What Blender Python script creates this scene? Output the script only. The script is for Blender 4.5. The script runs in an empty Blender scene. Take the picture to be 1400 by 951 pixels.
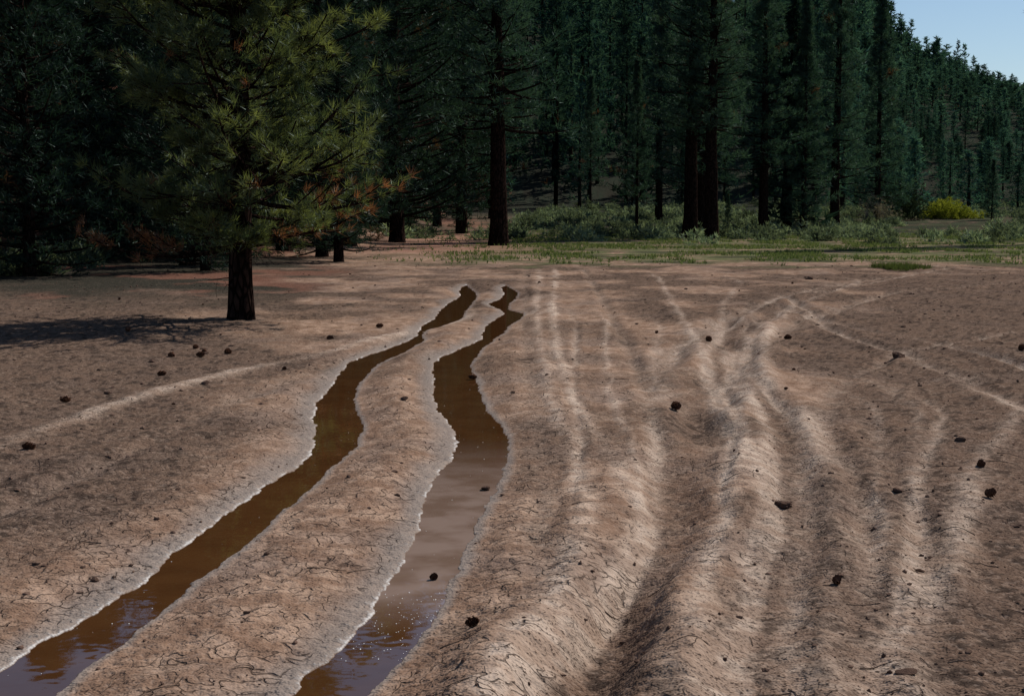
import bpy, math, bmesh
import numpy as np
from mathutils import Vector
rng=np.random.default_rng(7)
S=bpy.context.scene
S.view_settings.view_transform='Standard'; S.view_settings.look='None'; S.view_settings.exposure=0
EYE=1.7; F=1944.0; PITCH=math.atan(190/1944)
# ---- image pixel coordinates, projected from the camera -> metres on the ground plane
def px_to_ground(a,b,h=EYE):
    x=(a-700)/F; y=(475-b)/F
    fw=math.cos(PITCH)+y*math.sin(PITCH); dn=math.sin(PITCH)-y*math.cos(PITCH)
    return h*x/dn, h*fw/dn
# ---------------------------------------------------------------- noise
_pr=np.random.default_rng(99);PERM=_pr.permutation(1024).astype(np.int32);PERM=np.r_[PERM,PERM]
_an=_pr.uniform(0,2*np.pi,1024);GX=np.cos(_an).astype(np.float32);GY=np.sin(_an).astype(np.float32)
def noise(x,y,s=0):
    x=np.asarray(x,np.float64);y=np.asarray(y,np.float64)
    x0=np.floor(x);y0=np.floor(y);fx=(x-x0).astype(np.float32);fy=(y-y0).astype(np.float32)
    ix=(x0.astype(np.int32)+s*57)&1023;iy=(y0.astype(np.int32)+s*131)&1023
    u=fx*fx*(3-2*fx);v=fy*fy*(3-2*fy)
    p0=PERM[ix];p1=PERM[(ix+1)&1023];iy1=(iy+1)&1023
    def gr(p,j,dx,dy):
        h=PERM[p+j];return GX[h]*(fx-dx)+GY[h]*(fy-dy)
    a=gr(p0,iy,0,0);a+=(gr(p1,iy,1,0)-a)*u
    b=gr(p0,iy1,0,1);b+=(gr(p1,iy1,1,1)-b)*u
    return (a+(b-a)*v)*1.4
def fbm(x,y,o=4,s=0):
    r=0;a=1.0
    for i in range(o):
        r=r+a*noise(x,y,s+i*17);x=x*2.03+3.1;y=y*2.03+1.7;a*=0.55
    return r
def sstep(a,b,x):
    t=np.clip((x-a)/(b-a),0,1);return t*t*(3-2*t)
# ---------------------------------------------------------------- ruts
WL=-0.055
RL=[(951,-50,75),(915,0,115),(880,60,165),(850,110,205),(800,190,262),(750,245,330),(700,312,385),(660,372,430),(630,418,465),(610,430,485),(590,432,495),(570,430,492),(550,435,484),(530,452,487),(510,465,502),(495,478,520),(485,505,545),(475,535,562),(465,560,580),(458,571,577),(452,573,580),(445,578,605),(435,595,632),(425,602,636),(415,612,645),(405,630,652),(398,628,648),(392,632,640)]
RR=[(951,395,505),(920,425,530),(890,460,560),(850,500,590),(810,525,610),(780,545,622),(750,560,635),(720,575,650),(690,578,665),(670,585,678),(650,597,688),(630,615,692),(610,625,694),(600,625,694),(590,622,690),(575,612,680),(560,598,665),(540,592,655),(520,594,650),(500,592,642),(490,600,648),(480,622,655),(470,645,668),(463,660,675),(455,660,688),(445,665,695),(435,680,712),(428,690,715),(423,684,694),(415,668,695),(408,685,705),(400,690,708),(393,685,697)]
def rut_table(T):
    out=[]
    for v,a,b in T:
        xa,Y=px_to_ground(a,v,EYE-WL);xb,_=px_to_ground(b,v,EYE-WL);out.append((Y,xa,xb))
    Y,xa,xb=out[-1];m=(xa+xb)/2
    out.append((Y+1.0,m+0.01,m-0.01));out.append((Y+5,m+1.0,m-1.0));out.append((Y+400,m+90,m-90))
    Y,xa,xb=out[0];(Y2,xa2,xb2)=out[4]
    s=((xa+xb)-(xa2+xb2))/2/(Y-Y2)
    pre=[(Y-14,xa-s*9+0.3,xb-s*9-0.3),(Y-3,xa-s*3,xb-s*3)]
    return np.array(pre+out)
TL=rut_table(RL);TR=rut_table(RR)
def rut_d(T,x,y,j):
    a=np.interp(y,T[:,0],T[:,1]);b=np.interp(y,T[:,0],T[:,2])
    L=a-x;R=x-b
    return np.maximum(L,R)*0.93+j, (L>R)
pA=[(1000,440),(985,480),(972,520),(955,570),(925,640),(905,720),(870,800),(800,900),(760,951)]
pB=[(1180,385),(1080,420),(1040,470),(1045,530),(1100,570),(1125,640),(1145,700),(1140,800),(1120,951)]
pC=[(760,370),(755,420),(760,480),(790,560),(850,640),(880,700),(840,800),(720,870),(640,951)]
pD=[(1150,390),(1030,440),(1010,500),(1065,560),(1080,640),(1060,740),(1000,951)]
TRK=[(pA,.19,.11,.045,0),
(pB,.10,-.03,0,1),(pD,.14,.04,.018,.1),
([(1400,560),(1330,640),(1320,720),(1270,850),(1230,951)],.10,-.022,.0,.9),
([(1480,600),(1400,560),(1330,520),(1200,470),(1150,455),(1100,430)],.11,.04,.028,1),
([(1500,540),(1400,500),(1250,460),(1130,440),(1080,410)],.10,.04,.028,1),
(pC,.075,-.024,.012,.95),
([(800,370),(830,420),(870,500),(890,560),(900,600)],.08,.026,.014,.4),
([(640,430),(450,480),(250,525),(130,562),(0,610),(-200,660)],.12,-.022,.0,1),
([(560,455),(300,560),(0,700),(-300,850)],.10,.022,.012,.3),
([(720,370),(715,420),(720,480),(730,560),(745,640),(740,760),(690,951)],.09,.02,.012,.3),
([(900,380),(930,430),(950,470),(1000,560),(1010,640),(985,740),(930,951)],.075,-.02,.012,.9),
([(1450,382),(1220,400),(1090,440),(1020,490),(1000,540),(985,600)],.15,.045,.028,.7),
([(1300,366),(1120,392),(1000,430),(930,480),(900,540)],.15,.04,.024,.8),
([(1600,440),(1380,455),(1240,480),(1150,520),(1120,580),(1180,680),(1200,800),(1180,951)],.09,.03,.018,.8),
([(1560,500),(1350,490),(1230,520),(1190,580),(1240,680),(1270,780),(1260,951)],.08,.026,.016,.6),
([(1250,376),(1060,410),(985,450),(960,500),(985,560),(1040,640),(1050,740),(960,951)],.07,-.022,.012,.9)]
YT=np.linspace(-32,70,5000)
TK=[]
def addtrack(q,w,d,b,c):
    n_=len(TK);o=np.zeros_like(YT)
    xc=np.interp(YT,q[:,0],q[:,1]);kk=np.ones(51)/51
    xc=np.convolve(np.pad(xc,25,mode='edge'),kk,'valid')
    xc=xc+0.06*noise(YT*1.1,o+w*50,21)+.012*noise(YT*3.1,o+n_+.5,25)
    ww=w*(1+0.35*noise(YT*.9,o+w*70+.3,22))
    k=sstep(q[0,0]-1.5,q[0,0]+.3,YT)*(1-sstep(q[-1,0]-1,q[-1,0]+4,YT))*np.clip(.8+.9*noise(YT*.45,o+n_*3.7,24),0.1,1.3)
    TK.append((q,xc,ww,k,d,b,c))
for p,w,d,b,c in TRK:
    addtrack(np.array(sorted([(px_to_ground(*k)[1],px_to_ground(*k)[0]) for k in p])),w,d,b,c)
def between(i,j,f,w,d,b,c):
    qi,qj=TK[i][0],TK[j][0]
    y=np.linspace(max(qi[0,0],qj[0,0]),min(qi[-1,0],qj[-1,0]),24)
    addtrack(np.c_[y,np.interp(y,qi[:,0],qi[:,1])*(1-f)+np.interp(y,qj[:,0],qj[:,1])*f],w,d,b,c)
for k_,(i,j,f) in enumerate([(6,0,.3),(6,0,.6),(10,6,.45),(0,1,.35),(0,1,.62),(2,1,.5),(1,3,.35),(1,3,.65),(11,1,.4),(10,0,.25),(14,3,.5)]):
    between(i,j,f,.046+.014*(k_%3),.011*(1 if k_%2 else -1),.005,.7)
def far_h(x,y):
    d=np.maximum(0,(y-40)*0.6+(-x-15))
    left=0.22*d*sstep(5,20,-x)*sstep(34,50,y)
    left=np.minimum(left,12+0.03*d)
    bench=0.035*np.maximum(0,y-92)*sstep(88,110,y)
    ridge=np.clip(90-0.5*x,-5,95)
    ridge=np.where(ridge<10,10*np.exp((ridge-10)/30.),ridge)
    m=ridge*(sstep(0,1,(y-140)/430.)*0.55+np.clip((y-150)/260.,0,1)*0.45)
    m=m*(1+0.07*fbm(x/60.,y/60.,2,40)*sstep(150,250,y))
    back=sstep(430,900,y)
    return left+bench+m*(1-0.4*back)
def ground(x,y,detail=True):
    x=np.asarray(x,float);y=np.asarray(y,float)
    near=1-sstep(40,75,y)
    z=0.03*noise(x/3.,y/5.,1)*near
    z=z+0.025*noise(x/.9,y/1.9,2)*near
    if detail: z=z+0.006*noise(x*3.2,y*2.2,3)*near
    pale=np.zeros_like(z);low=np.zeros_like(z)
    for q,XC,WW,K,d,b,c in TK:
        k=np.interp(y,YT,K);u=(x-np.interp(y,YT,XC))/np.interp(y,YT,WW)
        e=np.exp(-u*u)*k
        z=z-d*e
        if b: z=z+k*b*np.exp(-(np.abs(u)-1.9)**2/.9)
        pale=pale+c*e
        if d>0: low=low+e*min(1,d/.05)
    j=0.022*noise(x*2,y*3.1,5)+0.016*noise(x*6+9,y*8,6)+.008*noise(x*17,y*19,7)
    dl,ll=rut_d(TL,x,y,j);dr,lr=rut_d(TR,x,y,j)
    d=np.minimum(dl,dr)
    left=np.where(dl<dr,ll,lr)
    z0=z+0.0
    bank=sstep(-.005,.34,d)
    outside=WL+0.008*sstep(0,.03,d)+(z0-WL-0.008)*bank
    inside=WL+np.maximum(-.07,d*0.7)
    zz=np.where(d>0,np.maximum(outside,WL+0.004+d*.1),inside)
    zz=np.where(d<0.45,zz,z0)
    if detail:
        near2=1-sstep(20,60,y)
        zz=zz+near2*sstep(0,.05,d)*(0.015*noise(x*5.5,y*5.5,14)*sstep(.05,.3,d)+0.008*noise(x*13,y*13,11)+0.004*noise(x*29,y*27,12)+0.002*noise(x*60,y*60,13))
    zz=zz+far_h(x,y)
    return zz,d,left,pale,low
# ---------------------------------------------------------------- mesh helpers
def build(name,parts,mats,smooth=False,link=True):
    me=bpy.data.meshes.new(name)
    V=np.concatenate([p[0] for p in parts]);nv=len(V)
    me.vertices.add(nv);me.vertices.foreach_set('co',V.astype(np.float32).ravel())
    loops=[];starts=[];mi=[];off=0;lo=0
    for v,f,m,c in parts:
        f=np.asarray(f);loops.append((f+off).ravel());k=f.shape[1]
        starts.append(lo+np.arange(len(f))*k);lo+=f.size;off+=len(v);mi.append(np.full(len(f),m))
    loops=np.concatenate(loops);starts=np.concatenate(starts);mi=np.concatenate(mi)
    me.loops.add(len(loops));me.loops.foreach_set('vertex_index',loops.astype(np.int32))
    me.polygons.add(len(starts));me.polygons.foreach_set('loop_start',starts.astype(np.int32))
    me.polygons.foreach_set('material_index',mi.astype(np.int32))
    me.polygons.foreach_set('use_smooth',np.full(len(starts),smooth))
    if any(p[3] is not None for p in parts):
        C=np.concatenate([np.c_[p[3],np.ones(len(p[0]))] if p[3] is not None else np.ones((len(p[0]),4)) for p in parts])
        at=me.color_attributes.new('tint','FLOAT_COLOR','POINT');at.data.foreach_set('color',C.astype(np.float32).ravel())
    me.update(calc_edges=True)
    for m in mats: me.materials.append(m)
    if not link: return me
    o=bpy.data.objects.new(name,me);S.collection.objects.link(o);return o
def inst(name,me,loc,rz=0,sc=1,parent=None,tilt=(0,0)):
    o=bpy.data.objects.new(name,me);S.collection.objects.link(o)
    o.location=loc;o.rotation_euler=(tilt[0],tilt[1],rz)
    o.scale=sc if hasattr(sc,'__len__') else (sc,sc,sc)
    if parent: o.parent=parent
    return o
def norm(a): return a/np.maximum(1e-9,np.linalg.norm(a,axis=-1,keepdims=True))
def tubes(P,r,sides):
    n,k,_=P.shape
    T=norm(np.gradient(P,axis=1));up=np.where(np.abs(T[...,2:3])>.9,np.array([1.,0,0]),np.array([0,0,1.]))
    A=norm(np.cross(T,up));B=np.cross(T,A)
    a=np.arange(sides)/sides*2*np.pi
    V=P[:,:,None,:]+r[:,:,None,None]*(np.cos(a)[None,None,:,None]*A[:,:,None,:]+np.sin(a)[None,None,:,None]*B[:,:,None,:])
    idx=np.arange(n*k*sides).reshape(n,k,sides)
    a0=idx[:,:-1,:];a1=np.roll(a0,-1,axis=2);b0=idx[:,1:,:];b1=np.roll(b0,-1,axis=2)
    Fc=np.stack([a0,a1,b1,b0],-1).reshape(-1,4)
    return V.reshape(-1,3),Fc
def needles(C,D,col,nk,ln,wd,spread,r):
    m=len(C)
    d=norm(D[:,None,:]+r.normal(0,spread,(m,nk,3)))
    L=ln*r.uniform(.6,1.15,(m,nk,1))
    side=norm(np.cross(d,r.normal(0,1,(m,nk,3))))
    base=C[:,None,:]+d*0.02+r.normal(0,ln*.12,(m,nk,3))
    w=wd*.5
    V=np.stack([base-side*w,base+side*w,base+d*L+side*w*.3],2).reshape(-1,3)
    Fc=np.arange(m*nk*3).reshape(-1,3)
    cc=np.repeat(col,nk*3,axis=0)*np.repeat(r.uniform(.7,1.3,(m*nk,1)),3,axis=0)
    return V,Fc,cc
# ---------------------------------------------------------------- materials
def mat(name):
    m=bpy.data.materials.new(name);m.use_nodes=True;nt=m.node_tree;nt.nodes.clear()
    out=nt.nodes.new('ShaderNodeOutputMaterial');return m,nt,out
class G:
    def __init__(s,nt): s.nt=nt
    def L(s,a,b): s.nt.links.new(a,b)
    def set(s,i,v):
        if isinstance(v,bpy.types.NodeSocket): s.L(v,i)
        else: i.default_value=v
    def noise(s,vec,sc,det=4,rough=.55,dist=0):
        n=s.nt.nodes.new('ShaderNodeTexNoise');n.inputs['Scale'].default_value=sc;n.inputs['Detail'].default_value=det
        n.inputs['Roughness'].default_value=rough;n.inputs['Distortion'].default_value=dist;s.L(vec,n.inputs['Vector']);return n.outputs['Fac']
    def m(s,op,a,b=0.0,c=None,clamp=False):
        n=s.nt.nodes.new('ShaderNodeMath');n.operation=op;n.use_clamp=clamp;s.set(n.inputs[0],a);s.set(n.inputs[1],b)
        if c is not None: s.set(n.inputs[2],c)
        return n.outputs[0]
    def ms(s,v,a,b,lo=0.,hi=1.):
        n=s.nt.nodes.new('ShaderNodeMapRange');n.interpolation_type='SMOOTHSTEP';s.set(n.inputs[0],v)
        n.inputs[1].default_value=a;n.inputs[2].default_value=b;n.inputs[3].default_value=lo;n.inputs[4].default_value=hi;return n.outputs[0]
    def mix(s,f,a,b,bt='MIX'):
        n=s.nt.nodes.new('ShaderNodeMix');n.data_type='RGBA';n.blend_type=bt;s.set(n.inputs[0],f)
        for i,v in ((6,a),(7,b)):
            if isinstance(v,tuple): v=(*v,1) if len(v)==3 else v
            s.set(n.inputs[i],v)
        return n.outputs[2]
def ground_mat():
    m,nt,out=mat('dried_mud');g=G(nt)
    geo=nt.nodes.new('ShaderNodeNewGeometry').outputs['Position']
    T=nt.nodes.new('ShaderNodeAttribute');T.attribute_name='soil'
    A=nt.nodes.new('ShaderNodeAttribute');A.attribute_name='mask';sa=nt.nodes.new('ShaderNodeSeparateColor');g.L(A.outputs['Color'],sa.inputs[0])
    W=nt.nodes.new('ShaderNodeAttribute');W.attribute_name='crackpos'
    salt,dark,crk=sa.outputs;wet=A.outputs['Alpha']
    n3=g.noise(geo,28,2,.65);n4=g.noise(geo,95,0,.6)
    c=T.outputs['Color']
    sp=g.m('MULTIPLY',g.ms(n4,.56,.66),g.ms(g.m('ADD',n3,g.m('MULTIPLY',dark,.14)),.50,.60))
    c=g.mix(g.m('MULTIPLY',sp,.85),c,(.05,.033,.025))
    c=g.mix(g.ms(n3,.46,.34,0,.2),c,(.44,.33,.26))
    v=nt.nodes.new('ShaderNodeTexVoronoi');v.feature='DISTANCE_TO_EDGE';v.voronoi_dimensions='2D';v.inputs['Scale'].default_value=7.5;g.L(W.outputs['Vector'],v.inputs['Vector'])
    ck=g.m('MULTIPLY',g.ms(v.outputs['Distance'],.055,.012),crk)
    c=g.mix(g.m('MULTIPLY',ck,.75),c,(.055,.036,.028))
    sl=g.ms(g.m('ADD',salt,g.m('ADD',g.m('MULTIPLY',g.m('SUBTRACT',n4,.5),.4),g.m('MULTIPLY',g.m('SUBTRACT',n3,.5),1.0))),.38,1.02)
    c=g.mix(g.m('MULTIPLY',sl,.8),c,(.58,.55,.52))
    c=g.mix(wet,c,(.10,.05,.025))
    p=nt.nodes.new('ShaderNodeBsdfDiffuse');g.L(c,p.inputs[0])
    hgt=g.m('SUBTRACT',g.m('ADD',g.m('MULTIPLY',n3,.8),g.m('MULTIPLY',n4,.15)),g.m('MULTIPLY',ck,.45))
    b=nt.nodes.new('ShaderNodeBump');b.inputs['Strength'].default_value=1.;b.inputs['Distance'].default_value=.021;g.L(hgt,b.inputs['Height'])
    g.L(b.outputs[0],p.inputs['Normal']);g.L(p.outputs[0],out.inputs[0]);return m
def leaf_mat(name,trans=.35,gloss=.06):
    m,nt,out=mat(name);g=G(nt)
    A=nt.nodes.new('ShaderNodeAttribute');A.attribute_name='tint';c=A.outputs['Color']
    p=nt.nodes.new('ShaderNodeBsdfDiffuse');g.L(c,p.inputs[0])
    s=p.outputs[0]
    if trans:
        t=nt.nodes.new('ShaderNodeBsdfTranslucent')
        tc=nt.nodes.new('ShaderNodeVectorMath');tc.operation='MULTIPLY';g.L(c,tc.inputs[0]);tc.inputs[1].default_value=(1.4,1.4,.85);g.L(tc.outputs[0],t.inputs[0])
        mx=nt.nodes.new('ShaderNodeMixShader');mx.inputs[0].default_value=trans;g.L(p.outputs[0],mx.inputs[1]);g.L(t.outputs[0],mx.inputs[2])
        s=mx.outputs[0]
    if gloss:
        gl=nt.nodes.new('ShaderNodeBsdfGlossy');gl.inputs['Roughness'].default_value=.5;gl.inputs[0].default_value=(.7,.85,.8,1)
        m2=nt.nodes.new('ShaderNodeMixShader');m2.inputs[0].default_value=gloss;g.L(s,m2.inputs[1]);g.L(gl.outputs[0],m2.inputs[2]);s=m2.outputs[0]
    g.L(s,out.inputs[0]);return m
def bark_mat():
    m,nt,out=mat('pine_bark');g=G(nt)
    tc=nt.nodes.new('ShaderNodeTexCoord');mp=nt.nodes.new('ShaderNodeMapping');mp.inputs['Scale'].default_value=(1,1,.3);g.L(tc.outputs['Object'],mp.inputs[0])
    n=g.noise(mp.outputs[0],9,3,.65);v=nt.nodes.new('ShaderNodeTexVoronoi');v.feature='DISTANCE_TO_EDGE';v.inputs['Scale'].default_value=12;g.L(mp.outputs[0],v.inputs['Vector'])
    e=g.ms(v.outputs['Distance'],.02,.14)
    c=g.mix(g.ms(n,.35,.65),(.014,.009,.008),(.038,.022,.017));c=g.mix(e,(.007,.005,.004),c)
    p=nt.nodes.new('ShaderNodeBsdfDiffuse');g.L(c,p.inputs[0])
    b=nt.nodes.new('ShaderNodeBump');b.inputs['Strength'].default_value=1;b.inputs['Distance'].default_value=.03;g.L(e,b.inputs['Height']);g.L(b.outputs[0],p.inputs['Normal'])
    g.L(p.outputs[0],out.inputs[0]);return m
def plain_mat(name,c1,c2,sc=20,rough=.9):
    m,nt,out=mat(name);g=G(nt);tc=nt.nodes.new('ShaderNodeTexCoord')
    n=g.noise(tc.outputs['Object'],sc,3,.6)
    p=nt.nodes.new('ShaderNodeBsdfDiffuse');g.L(g.mix(g.ms(n,.35,.65),c1,c2),p.inputs[0])
    b=nt.nodes.new('ShaderNodeBump');b.inputs['Strength'].default_value=.6;b.inputs['Distance'].default_value=.01;g.L(n,b.inputs['Height']);g.L(b.outputs[0],p.inputs['Normal'])
    g.L(p.outputs[0],out.inputs[0]);return m
def water_mat():
    m,nt,out=mat('muddy_water');g=G(nt)
    geo=nt.nodes.new('ShaderNodeNewGeometry').outputs['Position']
    A=nt.nodes.new('ShaderNodeAttribute');A.attribute_name='tint'
    n=g.noise(geo,3.2,3);c=g.mix(g.ms(n,.35,.65,0,.5),A.outputs['Color'],(.085,.036,.012))
    p=nt.nodes.new('ShaderNodeBsdfPrincipled');g.L(c,p.inputs['Base Color']);p.inputs['Roughness'].default_value=.02;p.inputs['IOR'].default_value=1.42
    r=g.noise(geo,12,1)
    b=nt.nodes.new('ShaderNodeBump');b.inputs['Strength'].default_value=.18;b.inputs['Distance'].default_value=.003;g.L(r,b.inputs['Height']);g.L(b.outputs[0],p.inputs['Normal'])
    g.L(p.outputs[0],out.inputs[0]);return m
M_G=ground_mat();M_B=bark_mat();M_N=leaf_mat('pine_needles',.35,.015);M_NF=leaf_mat('near_needles',.5,.03);M_S=leaf_mat('sage_leaves',.3,0);M_D=leaf_mat('distant_foliage',.3,0);M_W=water_mat()
M_C=plain_mat('pine_cone_scales',(.060,.028,.018),(.14,.068,.042),60);M_R=plain_mat('rock_surface',(.055,.034,.026),(.14,.088,.066),30)
M_T=plain_mat('dead_twig',(.07,.048,.036),(.17,.12,.09),30);M_GLINT=plain_mat('glint_white',(.75,.75,.72),(.85,.85,.83),50,.3)  # the white one colours the modelled sun glints on the water
# ---------------------------------------------------------------- ground sheet
t=[0.0];st=.0014
while t[-1]<40:
    s=st if t[-1]<.40 else st*math.exp((t[-1]-.40)*6) if t[-1]<.9 else t[-1]*.12
    t.append(t[-1]+s)
t=np.array(t);t=np.concatenate([-t[:0:-1],t])
ys=[-30.]
while ys[-1]<2.5: ys.append(ys[-1]+max(.06,(3.2-ys[-1])*.12))
while ys[-1]<1500:
    y=ys[-1];ys.append(y+(min(1.15*y*y/2417,.0062*y) if y<60 else .012*y if y<115 else .025*y))
ys=np.array(ys);wv=np.maximum(ys,3.5)
Y,Tt=np.meshgrid(ys,t,indexing='ij');X=Tt*wv[:,None]
Z,D,LF,PALE,LOW=ground(X,Y)
ny,nx=X.shape
idx=np.arange(ny*nx).reshape(ny,nx)
Fq=np.stack([idx[:-1,:-1],idx[:-1,1:],idx[1:,1:],idx[1:,:-1]],-1).reshape(-1,4)
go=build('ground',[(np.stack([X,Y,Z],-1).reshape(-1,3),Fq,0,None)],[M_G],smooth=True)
nn=noise(X*1.3,Y*.8,31);n2=fbm(X*.5,Y*.35,3,33);n9=noise(X*3.3,Y*2.7,36)
lw=np.where(LF,.25+.15*nn+.07*n9,.08+.06*nn)
salt=np.clip(1-D/np.maximum(lw,.02),0,1)*(D>-.01)
edge=np.exp(-np.maximum(D,0)/.009)*(D>-.004)
edge=edge*np.where(LF,.52,.05)*(.70+1.9*n9+1.2*noise(X*9,Y*8,37))
salt=np.clip(salt*.42+np.clip(edge,0,.62),0,1)*(1-sstep(36,42,Y))
wet=(D<0)*1.0
T_=X/np.maximum(Y,3)
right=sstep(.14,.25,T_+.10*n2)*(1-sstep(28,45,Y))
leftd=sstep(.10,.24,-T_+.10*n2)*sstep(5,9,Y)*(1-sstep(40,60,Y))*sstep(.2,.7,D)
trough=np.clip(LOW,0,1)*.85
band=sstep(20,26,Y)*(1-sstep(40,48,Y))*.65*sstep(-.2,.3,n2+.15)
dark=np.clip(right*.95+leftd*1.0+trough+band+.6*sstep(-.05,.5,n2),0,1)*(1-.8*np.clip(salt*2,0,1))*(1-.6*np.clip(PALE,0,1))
def lerp(a,b,f): f=np.clip(f,0,1)[...,None];return a*(1-f)+np.array(b)*f
m2=fbm(X*5,Y*5,3,41);m1=fbm(X*.8,Y*.8,3,45);m5=fbm(X*3+.6*nn,Y*1.8,3,47);mb=fbm(X*.12,Y*.12,3,49);m14=fbm(X*14,Y*14,3,51)
c=lerp(np.zeros(X.shape+(3,))+np.array([.205,.126,.085]),(.335,.225,.160),sstep(-.45,.45,m2))
c=lerp(c,(.210,.150,.118),sstep(-.1,.5,m1)*.65)
c=lerp(c,(.150,.090,.061),sstep(-.05,.5,m5)*.5)
c=lerp(c,(.48,.37,.29),np.clip(PALE,0,1)*(.4+.6*sstep(-.3,.3,m2)))
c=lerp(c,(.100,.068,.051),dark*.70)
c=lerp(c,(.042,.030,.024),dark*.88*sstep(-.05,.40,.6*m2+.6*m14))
c=lerp(c,(.215,.184,.162),sstep(.02,.35,salt)*.75)
grass=sstep(41,49,Y+6*n2)*sstep(-6,3,X+3*n2)*(1-sstep(150,170,Y))
c=lerp(c,(.095,.112,.048),grass*sstep(-.6,.2,m1)*.92)
c=lerp(c,(.032,.040,.022),grass*sstep(.0,.3,fbm(X*.25,Y*.6,2,55))*.8)
path=np.exp(-((X+3.4)/3.8)**2)*sstep(50,60,Y)*(1-sstep(92,104,Y))
hill_shade=sstep(.4,2,far_h(X,Y))*sstep(5,14,-X)+sstep(120,150,Y)+sstep(23,32,Y+3*n2)*sstep(.10,.19,-T_+.04*n2)*.94+sstep(88,100,Y)*.7  # hill floor, plus tree shade painted into the left ground band
hill_shade=np.clip(hill_shade-path*1.2,0,1)
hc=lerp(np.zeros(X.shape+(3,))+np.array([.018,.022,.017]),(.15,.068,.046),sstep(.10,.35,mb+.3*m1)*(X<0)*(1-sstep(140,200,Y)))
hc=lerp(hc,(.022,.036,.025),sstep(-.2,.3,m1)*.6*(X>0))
f=hill_shade[...,None];c=c*(1-f)+hc*f
c=lerp(c,(.30,.155,.11),path*sstep(-.4,.1,m1)*.9)
crk=sstep(-.05,.3,m1+.3*n2)*sstep(-.4,.1,m2)*(1-hill_shade)*(1-grass)*(1-.5*dark)*sstep(0.05,.12,D)
crk=np.maximum(crk,(1-sstep(.4,1.1,D))*sstep(.05,.1,D)*.95*(1-sstep(16,22,Y))*sstep(-.45,.1,m2+.7*m1))
def attr(nm,chs):
    C=np.ones((ny*nx,4),np.float32)
    for i,q in enumerate(chs): C[:,i]=np.asarray(q,float).ravel()
    a=go.data.color_attributes.new(nm,'FLOAT_COLOR','POINT');a.data.foreach_set('color',C.ravel())
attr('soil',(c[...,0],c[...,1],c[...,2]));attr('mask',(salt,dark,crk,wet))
av=go.data.attributes.new('crackpos','FLOAT_VECTOR','POINT')
cp=np.stack([X+.13*fbm(X*4,Y*4,3,71),Y+.13*fbm(X*4,Y*4,3,73),X*0],-1).astype(np.float32);av.data.foreach_set('vector',cp.ravel())
def gz(x,y): return float(ground(np.array([x]),np.array([y]))[0][0])
for T,nm in ((TL,'puddle_water'),(TR,'puddle_water')):
    yy=np.linspace(-8,T[-4,0]+1.2,200);a=np.interp(yy,T[:,0],T[:,1])-.12;b=np.interp(yy,T[:,0],T[:,2])+.12
    u=np.linspace(0,1,5);XX=a[:,None]*(1-u)+b[:,None]*u;YY=np.repeat(yy[:,None],5,1)
    ii=np.arange(1000).reshape(200,5);Fw=np.stack([ii[:-1,:-1],ii[:-1,1:],ii[1:,1:],ii[1:,:-1]],-1).reshape(-1,4)
    deep=np.array([.060,.024,.008]);silt=np.array([.25,.175,.140])
    k=(sstep(5.7,6.5,YY)*(1-sstep(8.4,11.,YY)))[...,None] if T is TR else np.zeros_like(YY)[...,None]
    col=(deep*(1-k)+silt*k).reshape(-1,3)
    build(nm,[(np.stack([XX,YY,np.full_like(XX,WL)],-1).reshape(-1,3),Fw,0,col)],[M_W],True)
P=[];
for T,n,y0,y1 in ((TR,110,5.4,6.4),(TR,30,6.5,14),(TL,26,5,14)):
    y=rng.uniform(y0,y1,n);a=np.interp(y,T[:,0],T[:,1]);b=np.interp(y,T[:,0],T[:,2]);u=rng.beta(1.1,.7,n)
    P+=list(zip(a+(b-a)*u,y,rng.uniform(.0010,.0030,n)))
P=np.array(P);a=np.arange(6)/6*2*np.pi
V=np.stack([P[:,0:1]+P[:,2:3]*np.cos(a),P[:,1:2]+P[:,2:3]*np.sin(a)*1.3,np.full((len(P),6),WL+.002)],-1)
top=np.stack([P[:,0],P[:,1],WL+.002+P[:,2]*.6],-1)[:,None];V=np.concatenate([V,top],1);base=np.arange(len(P))[:,None]*7
Ff=np.concatenate([np.stack([base[:,0]+i,base[:,0]+(i+1)%6,base[:,0]+6],-1) for i in range(6)])
build('glint_specks',[(V.reshape(-1,3),Ff,0,None)],[M_GLINT],True)  # sun glitter on the water, put in as fixed white specks
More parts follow.
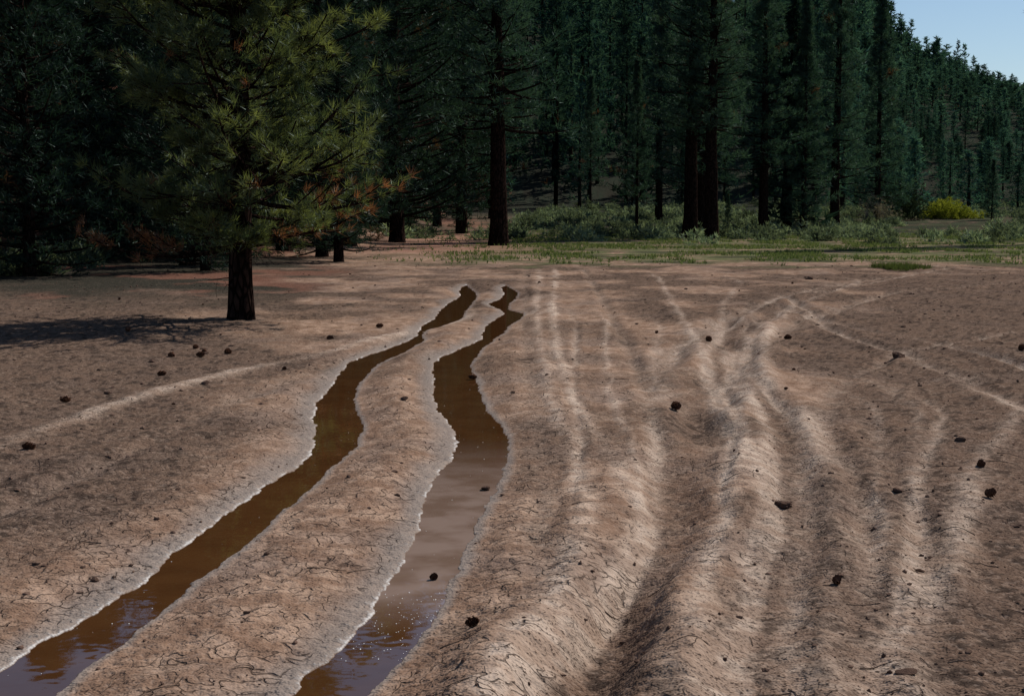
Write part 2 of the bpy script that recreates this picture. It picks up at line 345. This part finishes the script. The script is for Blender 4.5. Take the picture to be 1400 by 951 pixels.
# ---------------------------------------------------------------- conifers
def conifer(name,seed,H,r0,c0,R,nb,nsub,nt_,nk,kl,kw,prof,cols,dead=.03,spread=.55,bare=10,trunk_sides=12,bs=4,lean=.01,sub=True,up=.25,rings=26,rise0=-.18,raw=False,nmat=None,upb=.55,ntip=3,deadside=None):
    r=np.random.default_rng(seed)
    k=rings;zz=np.linspace(-.3,H,k);wob=np.cumsum(r.normal(0,lean*H/k*2,(k,2)),0);wob-=wob[1]
    TP=np.c_[wob,zz][None];rr=r0*np.clip(1-zz/H,0.02,1)**.85;rr[0]*=1.35;rr[1]*=1.1
    parts=[(*tubes(TP,rr[None],trunk_sides),0,None)]
    def tp(z): return np.stack([np.interp(z,zz,wob[:,0]),np.interp(z,zz,wob[:,1]),z],-1)
    q=(np.arange(nb)+r.uniform(0,1,nb))/nb;z=H*(c0+(1-c0)*q*.985);az=np.arange(nb)*2.399+r.normal(0,.35,nb)
    zr=(z/H-c0)/(1-c0);L=R*prof(zr)*r.uniform(.5,1.15,nb)
    L=L*(1+.22*np.sin(az*2+z*1.3+seed)*np.sin(z*.9+seed*2))
    dirh=np.stack([np.cos(az),np.sin(az),np.zeros(nb)],-1)
    rise=rise0+.75*zr+r.normal(0,.16,nb);s=np.linspace(0,1,6)
    P=tp(z)[:,None,:]+dirh[:,None,:]*(L[:,None]*s)[...,None]
    P[:,:,2]+=L[:,None]*(rise[:,None]*s+up*s**2.2)
    br=(0.010+.013*L)[:,None]*np.linspace(1,.25,6)*(r0/.16)**.3
    if bs: parts.append((*tubes(P,br,bs),0,None))
    C=[];Dd=[];bi=[]
    Tn=norm(P[:,-1]-P[:,-3])
    ss=r.uniform(.22,1.,(nb,nsub));
    for j in range(nsub):
        sj=ss[:,j];f=sj*5;i0=np.minimum(4,f.astype(int));w=(f-i0)[:,None]
        b=P[np.arange(nb),i0]*(1-w)+P[np.arange(nb),i0+1]*w
        sg=np.where(r.random(nb)<.5,-1,1)*r.uniform(.45,1.1,nb)
        d=np.stack([np.cos(az+sg),np.sin(az+sg),r.uniform(-.15,.85,nb)],-1);d=norm(d)
        l=L*(.42-.22*sj)*r.uniform(.6,1.2,nb)
        e=b+d*l[:,None]
        if sub: 
            SP=np.stack([b,(b+e)/2+np.array([0,0,-.02]),e],1);parts.append((*tubes(SP,np.stack([l*.012+.003]*3,1),3),0,None))
        for q_ in range(nt_):
            u=(1 if q_==0 else r.uniform(.3,1));c=b+(e-b)*np.reshape(u,(-1,1))+r.normal(0,kl*.25,(nb,3))
            C.append(c);Dd.append(norm(d+np.array([0,0,upb])+r.normal(0,.25,(nb,3))));bi.append(np.arange(nb))
    for q_ in range(ntip):
        C.append(P[:,-1]-Tn*kl*q_*.8);Dd.append(norm(Tn+np.array([0,0,.4])));bi.append(np.arange(nb))
    if bare:
        zb=H*r.uniform(c0*.35,c0+.25,bare);ab=r.uniform(0,6.28,bare);lb=R*r.uniform(.15,.45,bare)
        db=np.stack([np.cos(ab),np.sin(ab),r.uniform(-.35,.15,bare)],-1)
        s4=np.linspace(0,1,5);PB=tp(zb)[:,None]+db[:,None]*(lb[:,None]*s4)[...,None]+r.normal(0,.03,(bare,5,3))*s4[None,:,None]
        parts.append((*tubes(PB,(.004+.008*lb)[:,None]*np.linspace(1,.2,5),4),0,None))
        for j in range(3):
            bb=PB[:,2+j//2];d2=norm(db+r.normal(0,.6,(bare,3)));parts.append((*tubes(np.stack([bb,bb+d2*lb[:,None]*.2,bb+d2*lb[:,None]*.35+r.normal(0,.03,(bare,3))],1),np.full((bare,3),.003),3),0,None))
    C=np.concatenate(C);Dd=np.concatenate(Dd);bi=np.concatenate(bi)
    isdead=(r.random(nb)<dead)[bi]|(r.random(len(C))<dead*.4)
    if deadside is not None:
        a0,z0,z1=deadside
        isdead|=((np.cos(az-a0)>.6)&(z>z0)&(z<z1)&(r.random(nb)<.65))[bi]&(r.random(len(C))<.7)
    c0_,c1_,cd=[np.array(c) for c in cols]
    v=(r.beta(2,3,len(C))[:,None]*.6+.4*(r.random(nb)**1.5)[bi][:,None])
    col=c0_*(1-v)+c1_*v;col=np.where(isdead[:,None],cd*r.uniform(.4,1.1,(len(C),1)),col)
    Vn,Fn,cn=needles(C,Dd,col,nk,kl,kw,spread,r)
    if raw:
        Vs=[];Fs=[];Cs=[];o=0
        for v_,f_,_,_ in parts:
            Vs.append(v_);Fs+=[f_[:,:3]+o,f_[:,[0,2,3]]+o];Cs.append(np.tile([.020,.014,.011],(len(v_),1)));o+=len(v_)
        Vs.append(Vn);Fs.append(Fn+o);Cs.append(cn)
        return np.concatenate(Vs),np.concatenate(Fs),np.concatenate(Cs)
    parts.append((Vn,Fn,1,cn))
    return build(name,parts,[M_B,nmat or M_N],link=False)
GR=[(.014,.030,.018),(.155,.170,.055),(.19,.078,.040)]
GT=[(.010,.030,.025),(.054,.095,.068),(.10,.05,.028)]
GSHADE=[(.006,.016,.013),(.022,.040,.028),(.08,.04,.02)]  # darker needle set for the left trees, their shaded side put into the colour
pf_wide=lambda z: np.clip(.80+.6*z-1.4*z**2.4,.06,1.02)
pf_cone=lambda z: np.clip(.75+.35*z-1.05*z**1.4,.05,1)
pf_spire=lambda z: np.clip(1.-z**.9,.05,1)*.95+.03
pf_full=lambda z: np.clip(.85+.5*z-1.3*z**2.0,.06,1.0)
x,y=px_to_ground(330,437)
fg=conifer('pine_tree_near',11,11.0,.19,.10,2.45,240,9,3,27,.17,.011,pf_wide,GR,dead=.018,spread=.65,bare=34,trunk_sides=20,bs=5,up=.35,rise0=-.20,nmat=M_NF,upb=.45,deadside=(-.9,1.1,1.9))
inst('pine_tree',fg,(x,y,gz(x,y)),rz=.6)
mids=[conifer('mid%d'%i,20+i,H,r0,c0,R,nb,6,3,7,kl,.040*kl/.38,pf,cc,dead=.008,spread=.75,bare=24,sub=False) for i,(H,r0,c0,R,nb,pf,cc,kl) in enumerate([
 (23,.42,.24,4.0,200,pf_cone,GT,.38),(22,.34,.14,3.2,180,pf_spire,GT,.38),(24,.45,.28,3.6,190,pf_cone,GT,.38),(19,.26,.05,2.9,170,pf_spire,GT,.38),(14,.24,.03,3.3,230,pf_full,GSHADE,.30),(14,.26,.06,3.0,200,pf_full,GSHADE,.30)])]
young=conifer('young',31,9,.13,.04,1.9,130,6,3,8,.24,.024,pf_spire,GT,dead=.01,sub=False,bare=6)
thin=conifer('thin',32,13,.13,.20,1.8,120,5,3,8,.26,.026,pf_spire,GT,dead=.02,sub=False,bare=14)
def put(me,x,y,sc=1,rz=0,z=None): return inst('pine_tree',me,(x,y,gz(x,y)-.1 if z is None else z),rz,sc)
for a,b,me,sc,rz in [(682,335,0,1.,0),(943,325,2,.95,1),(958,322,1,1.1,3),(972,326,2,.9,2),(1043,320,0,.82,4)]:
    x,y=px_to_ground(a,b);put(mids[me],x,y,sc,rz)
for x,y,me,sc,rz in [(23.5,104,1,1.05,5),(28.6,112,3,1.0,1.2),(20,98,3,.85,2.2),(11.5,112,1,.9,3.2),(-5.5,105,1,.9,4.2),(-1.5,118,0,1,2),(16,116,2,1,1)]:
    put(mids[me],x,y,sc,rz)
for a,b,me,sc,rz in [(807,309,thin,1.0,0),(870,320,thin,.9,1),(630,318,young,.7,2),(525,324,young,.95,3),(995,318,young,.3,3),(1355,314,young,.55,1),(1080,314,young,.5,2.5),(560,320,young,.5,1)]:
    x,y=px_to_ground(a,b);put(me,x,y,sc,rz)
put(mids[2],27.2,70,.95,2.)
LW=[(-12.2,36),(-14.6,34),(-17.5,39),(-9.8,43),(-13.6,46),(-21,50),(-6.8,51),(-8.8,55),(-11,60),(-17.5,58),(-26,60),(-23,42),(-29,48),(-5.8,72),(-9,76),(-15,74),(-23,72),(-33,72),(-20.5,35),(-13,82),(-20,86),(-29,84),(-7.5,88),(-38,60),(-17,51),(-12.5,53),(-8.4,39),(-5.6,46),(-11.3,48),(-19.5,45),(-14.5,64),(-10,67),(-20,66),(-7.2,63),(-17,78),(-25,78),(-11.5,90),(-3.4,96)]
for i,(x,y) in enumerate(LW):
    hmx=.265*y+1.7-float(far_h(np.array([x]),np.array([y]))[0])
    sc=min(1.5,max(.45,hmx/14.*rng.uniform(.82,1.02)))
    if i in (26,27): sc*=.75
    put(mids[4+i%2],x,y,sc,rng.uniform(0,6))
# distant forest
FT=[(.010,.032,.028),(.050,.092,.070),(.08,.04,.025)]  # slightly bluer than the nearer crowns, aerial haze mixed into the colour
A_=[conifer('f',50+i,16+3*i,.25,.06,2.9+.25*i,46,2,1,5,.95,.21,pf_spire if i%2 else pf_cone,FT,dead=.01,sub=False,bare=0,trunk_sides=4,bs=0,spread=.8,rings=3,raw=True,ntip=3) for i in range(4)]
B_=[conifer('f',60+i,14+2.5*i,.25,.04,3.2+.2*i,30,1,1,6,1.2,.36,pf_spire if i%2 else pf_cone,FT,dead=.01,sub=False,bare=0,trunk_sides=3,bs=0,spread=.8,rings=2,raw=True,ntip=2) for i in range(4)]
pts=[];yy=100.
while yy<600:
    step=4.4+yy*.012
    xs=np.arange(-.50*yy-6,.50*yy+6,step);xs=xs+rng.uniform(-.6,.6,len(xs))*step;yj=yy+rng.uniform(-.6,.6,len(xs))*step
    pts.append(np.c_[xs,yj]);yy+=step*1.0
n=800;ye=np.sqrt(rng.uniform(150**2,430**2,n));pts.append(np.c_[ye*rng.uniform(.20,.48,n),ye])
pts=np.concatenate(pts)
den=fbm(pts[:,0]/25,pts[:,1]/25,2,60);tt=pts[:,0]/pts[:,1]
keep=np.where(pts[:,1]<140,((rng.random(len(pts))<.5)&(pts[:,0]<.06*pts[:,1]-8))|(rng.random(len(pts))<.08),rng.random(len(pts))<np.where((den>-.35)|(tt>.2),.94,.4))
keep|=(tt>.22)&(pts[:,1]>125)
pts=pts[keep];tt=tt[keep];zs=ground(pts[:,0],pts[:,1],False)[0]
lim=np.interp(tt,[-.35,-.05,.23,.252,.265,.283,.303,.324,.342,.36,.45],[.25,.25,.25,.150,.122,.108,.101,.093,.083,.075,.06])*(1+.08*rng.normal(0,1,len(tt)))
lim=lim*np.where(tt>.25,.50+.50*sstep(150,330,pts[:,1]),1)
hmax=np.maximum(1.7+lim*pts[:,1]-zs,5.)
def scatter(protos,pts,zs,hm,mats,name,smin,smax,rg,dk=None):
    Vs=[];Fs=[];Cs=[];o=0
    pi=rg.integers(0,len(protos),len(pts))
    for i,(V,Fc,C) in enumerate(protos):
        s_=pi==i;n=int(s_.sum())
        if n==0: continue
        p=pts[s_];z=zs[s_];sc=smin+(smax-smin)*rg.random(n);Hh=V[:,2].max()
        wf=np.ones(n)
        if hm is not None: s2=np.minimum(sc,hm[s_]/Hh);wf=(sc/s2)**.5;sc=s2
        a=rg.uniform(0,6.28,n);c,s=np.cos(a)[:,None],np.sin(a)[:,None];g_=rg.uniform(.45,1.6,(n,1,1))
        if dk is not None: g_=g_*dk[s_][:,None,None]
        wdt=(sc*wf*rg.uniform(.8,1.3,n))[:,None]
        W=np.stack([(V[:,0]*c-V[:,1]*s)*wdt+p[:,0:1],(V[:,0]*s+V[:,1]*c)*wdt+p[:,1:2],V[:,2]*sc[:,None]+z[:,None]-.2],-1)
        Vs.append(W.reshape(-1,3));Fs.append((Fc[None]+np.arange(n)[:,None,None]*len(V)).reshape(-1,3)+o);o+=n*len(V)
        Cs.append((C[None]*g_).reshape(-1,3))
    return build(name,[(np.concatenate(Vs),np.concatenate(Fs),0,np.concatenate(Cs))],mats)
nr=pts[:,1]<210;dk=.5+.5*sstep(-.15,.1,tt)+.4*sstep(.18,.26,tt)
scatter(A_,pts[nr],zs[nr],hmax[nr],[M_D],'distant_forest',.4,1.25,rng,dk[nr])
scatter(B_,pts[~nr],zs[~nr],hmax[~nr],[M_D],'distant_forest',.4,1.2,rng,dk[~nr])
# ---------------------------------------------------------------- bushes
def bush(name,seed,rx,rz,nt_,nk,kl,kw,c0,c1,raw=False):
    r=np.random.default_rng(seed);d=norm(r.normal(0,1,(nt_,3)));d[:,2]=np.abs(d[:,2]);rad=r.uniform(.45,1,(nt_,1))*(1+.25*np.sin(d[:,:1]*5+seed)+.2*np.sin(d[:,1:2]*6+2*seed))
    C=d*rad*np.array([rx,rx,rz]);v=r.random((nt_,1));col=np.array(c0)*(1-v)+np.array(c1)*v
    Vn,Fn,cn=needles(C,norm(d+np.array([0,0,.5])),col,nk,kl,kw,.6,r)
    if raw: return Vn,Fn,cn
    n=14;e=C[r.integers(0,nt_,n)];TB=np.stack([e*0+r.normal(0,.04,(n,3))*[1,1,0],e*.5+[0,0,.03],e],1)
    return build(name,[(*tubes(TB,np.full((n,3),.015),4),0,None),(Vn,Fn,1,cn)],[M_B,M_S],link=False)
sage=[bush('sage%d'%i,70+i,.6,.6,80,4,.22,.065,(.06,.085,.055),(.17,.205,.14),True) for i in range(4)]
n=2600;y=rng.uniform(80,150,n);x=rng.uniform(-.13,.55,n)*y
tq=x/y;ok=((y>92)|(rng.random(n)<.6))&(noise(x/6,y/6,81)>-.15)&~((np.abs(tq-.305)<.03)&(y<121)&(y>88))&(np.abs(x+3)*10>y-75);x=x[ok];y=y[ok]
n=260;y2=rng.uniform(36,92,n);x2=-y2*rng.uniform(.08,.5,n)-1.5;ok=((y2>58)&(np.abs(x2+3.4)>2.5))|(x2<-12);y2=y2[ok];x2=x2[ok]
y3=rng.uniform(66,82,30);x3=y3*rng.uniform(.05,.45,30)
pp=np.c_[np.r_[x,x2,x3],np.r_[y,y2,y3]]
scatter(sage,pp,ground(pp[:,0],pp[:,1],False)[0],None,[M_S],'sagebrush',.5,1.5,rng)
yb=bush('yb',90,2.3,1.3,1500,8,.22,.05,(.10,.12,.014),(.27,.28,.045))
inst('bush',yb,(36,118,gz(36,118)),0,(1.15,1,1.0))
pb=bush('pb',91,1.6,2.0,420,8,.22,.035,(.16,.14,.11),(.28,.24,.20))
inst('bush',pb,(28.3,111,gz(28.3,111)),0,1)
db=bush('db',92,1.8,2.8,1100,8,.2,.045,(.010,.018,.012),(.025,.036,.02))
inst('bush',db,(31.5,115,gz(31.5,115)),0,1)
# grass
n=60000;y=rng.uniform(42,100,n);x=rng.uniform(-.10,.55,n)*y
kk=(fbm(x/3,y/5,3,95)>.02)&(sstep(42,54,y+6*fbm(x*.5,y*.35,3,33))*sstep(-6,3,x)>rng.random(n));x=x[kk];y=y[kk]
z=ground(x,y,False)[0];C=np.stack([x,y,z],-1);v=rng.random((len(x),1))
Vn,Fn,cn=needles(C,np.tile([0,0,1.],(len(x),1)),np.array([.055,.090,.03])*(1-v)+np.array([.16,.18,.075])*v,3,.12,.035,.35,rng)
parts=[(Vn,Fn,0,cn)]
gx,gy=px_to_ground(1232,367);m=260;aa=rng.uniform(0,6.28,m);q=np.sqrt(rng.random(m));rad=1+.3*np.sin(aa*3+1);xx=gx+np.cos(aa)*q*.7*rad;yy=gy+np.sin(aa)*q*.9*rad
C=np.stack([xx,yy,ground(xx,yy,False)[0]],-1)
Vn,Fn,cn=needles(C,np.tile([0,0,1.],(m,1)),np.tile([.07,.09,.03],(m,1)),8,.18,.015,.45,rng);parts.append((Vn,Fn,0,cn))
build('grass',parts,[M_S])
# ---------------------------------------------------------------- pine cones, rocks, litter
def cone_mesh(seed):
    r=np.random.default_rng(seed);V=[];Fc=[]
    L=.095;R=.026;n=85
    zz=np.linspace(0,L,9);pr=R*.62*np.sin(np.pi*np.clip(zz/L*.86+.1,0,1))**.7
    parts=[(*tubes(np.c_[zz*0,zz*0,zz][None],pr[None],10),0,None)]
    for i in range(n):
        q=i/n;z=L*(.02+.95*q);a=i*2.399;rr=R*np.sin(np.pi*(q*.84+.12))**.7*r.uniform(.75,1.2)
        if r.random()<.12: continue
        c,s=math.cos(a),math.sin(a);w=.30*rr+.003
        def p(rad,dz,t): return (c*rad-s*t,s*rad+c*t,z+dz)
        b=len(V);V+=[p(rr*.45,-.002,-w*.5),p(rr*.45,-.002,w*.5),p(rr*1.05,.004,w),p(rr*1.35,.010,0),p(rr*1.05,.004,-w),p(rr*1.0,.010,0)]
        Fc+=[(b,b+1,b+2),(b,b+2,b+3),(b,b+3,b+4),(b+5,b+3,b+2),(b+5,b+4,b+3),(b+1,b,b+5),(b+2,b+1,b+5),(b,b+4,b+5)]
    parts.append((np.array(V),np.array(Fc),0,None))
    return build('pc',parts,[M_C],link=False)
CMs=[cone_mesh(3),cone_mesh(4)]
def rock_mesh(seed,flat,sub=3):
    bm=bmesh.new();bmesh.ops.create_icosphere(bm,subdivisions=sub,radius=1);r=np.random.default_rng(seed)
    pl=[(Vector(norm(r.normal(0,1,3))),r.uniform(.45,.9)) for _ in range(12)]
    for v in bm.verts:
        for nrm,dd in pl:
            e=v.co.dot(nrm)-dd
            if e>0: v.co-=nrm*e*.9
        v.co+=v.co.normalized()*float(noise(np.array([v.co.x*2.5+seed]),np.array([v.co.y*2.5+v.co.z*3]),4)[0])*.2
        v.co.z*=flat
    me=bpy.data.meshes.new('rk');bm.to_mesh(me);bm.free();me.materials.append(M_R);return me
CONES=[(30,615),(147,538),(97,547),(215,515),(281,525),(238,486),(268,487),(282,483),(308,482),(447,462),(553,548),(918,553),(1072,464),(1227,668),(1340,640),(1347,682),(1235,446),(967,470),(598,774),(664,657),(652,511),(655,855),(130,783),(1145,808),(1393,480),(1255,778),(265,477),(514,447),(208,494),(175,452)]
clod=[rock_mesh(31,.6,2),rock_mesh(32,.55,2)]
for i,(a,b) in enumerate(CONES):
    x,y=px_to_ground(a,b);zz=max(gz(x,y),WL);s=rng.uniform(.8,1.1)*(1.15 if y>12 else .95 if y>7.2 else .6)
    if i%3==1 and y<30: inst('rock',clod[i%2],(x,y,zz+.012),rng.uniform(0,6.28),(.05*s,.038*s,.038*s))
    else: inst('pine_cone',CMs[i%2],(x,y,zz+.022*s),rng.uniform(0,6.28),s,None,(math.radians(rng.uniform(80,96)),0))
for k in range(22):
    y=7+26*rng.random()**1.3;x=y*rng.choice([-1,1])*rng.uniform(.08,.36);z,d=ground(np.array([x]),np.array([y]))[:2]
    if d[0]<.08: continue
    s=rng.uniform(.3,.6)*(1 if y<14 else 1.25)
    if k%2: inst('rock',clod[k%2],(x,y,z[0]+.010*s),rng.uniform(0,6.28),(.045*s,.034*s,.032*s))
    else: inst('pine_cone',CMs[k//2%2],(x,y,z[0]+.02*s),rng.uniform(0,6.28),s,None,(math.radians(rng.uniform(80,96)),0))
for i,(a,b,s,fl) in enumerate([(1068,686,.066,.45),(1228,490,.12,.5),(1312,606,.045,.6),(1105,380,.16,.4),(540,644,.04,.2),(1240,928,.05,.25)]):
    x,y=px_to_ground(a,b);inst('rock',rock_mesh(i+1,fl),(x,y,gz(x,y)+s*fl*.4),i*1.3,(s,s*.75,s))
ico=bmesh.new();bmesh.ops.create_icosphere(ico,subdivisions=1,radius=1);iv=np.array([v.co[:] for v in ico.verts]);ic=np.array([[v.index for v in f.verts] for f in ico.faces]);ico.free()
n=10000;y=4+46*rng.random(n)**1.9;x=rng.uniform(-.45,.45,n)*y
z,d=ground(x,y)[:2];T_=x/y;w=.3+.6*sstep(.14,.3,T_)+.6*sstep(.15,.3,-T_);ok=(d>.03)&(rng.random(n)<w);x=x[ok];y=y[ok];z=z[ok];n=len(x)
sz=(.0024+.010*rng.random(n)**5)*(1+y/20);V=iv[None]*rng.uniform(.6,1.25,(n,12,1))*sz[:,None,None]*rng.uniform(.5,1.6,(n,1,3))*[1,1,.6]+np.stack([x,y,z+sz*.2],-1)[:,None]
build('pebble_scatter',[(V.reshape(-1,3),(ic[None]+np.arange(n)[:,None,None]*12).reshape(-1,3),0,None)],[M_R])
n=1500;y=4.3+30*rng.random(n)**1.8;x=rng.uniform(-.42,.42,n)*y;z,d=ground(x,y)[:2];ok=(d>.05)&(rng.random(n)<.4+.6*sstep(.1,.3,np.abs(x/y)));x=x[ok];y=y[ok];z=z[ok];n=len(x)
a=rng.uniform(0,6.28,n);l=(.012+.06*rng.random(n)**4)*(1+y/20);s=np.linspace(-1,1,5);P=np.stack([x[:,None]+np.cos(a)[:,None]*l[:,None]*s,y[:,None]+np.sin(a)[:,None]*l[:,None]*s,np.zeros((n,5))],-1)
P+=rng.normal(0,.08,(n,5,3))*l[:,None,None]*[1,1,0];P[:,:,2]=ground(P[:,:,0],P[:,:,1])[0]+.003
build('twig_litter',[(*tubes(P,(.0012+.02*l)[:,None]*np.linspace(1,.5,5),4),0,None)],[M_T])
# ---------------------------------------------------------------- light
AZ=math.radians(48);EL=math.radians(43)
sd=Vector((math.sin(AZ)*math.cos(EL),math.cos(AZ)*math.cos(EL),math.sin(EL)))
l=bpy.data.lights.new('sun','SUN');l.energy=5.0;l.angle=math.radians(.5);l.color=(1,.95,.88)
lo=bpy.data.objects.new('sun',l);S.collection.objects.link(lo);lo.rotation_euler=sd.to_track_quat('Z','Y').to_euler()
w=bpy.data.worlds.new('World');S.world=w;w.use_nodes=True;nt=w.node_tree;nt.nodes.clear()
sk=nt.nodes.new('ShaderNodeTexSky');sk.sky_type='NISHITA';sk.sun_disc=False;sk.sun_elevation=EL;sk.sun_rotation=AZ;sk.altitude=0;sk.ozone_density=4.0;sk.dust_density=.3
bg=nt.nodes.new('ShaderNodeBackground');bg.inputs[1].default_value=.085;wo=nt.nodes.new('ShaderNodeOutputWorld')
nt.links.new(sk.outputs[0],bg.inputs[0]);nt.links.new(bg.outputs[0],wo.inputs[0])
# ---------------------------------------------------------------- camera
cam=bpy.data.cameras.new('camera');cam.lens=50;cam.sensor_width=36;cam.clip_end=6000;cam.clip_start=.1
co=bpy.data.objects.new('camera',cam);S.collection.objects.link(co);co.location=(0,0,EYE);co.rotation_euler=(math.pi/2-PITCH,0,0)
S.camera=co
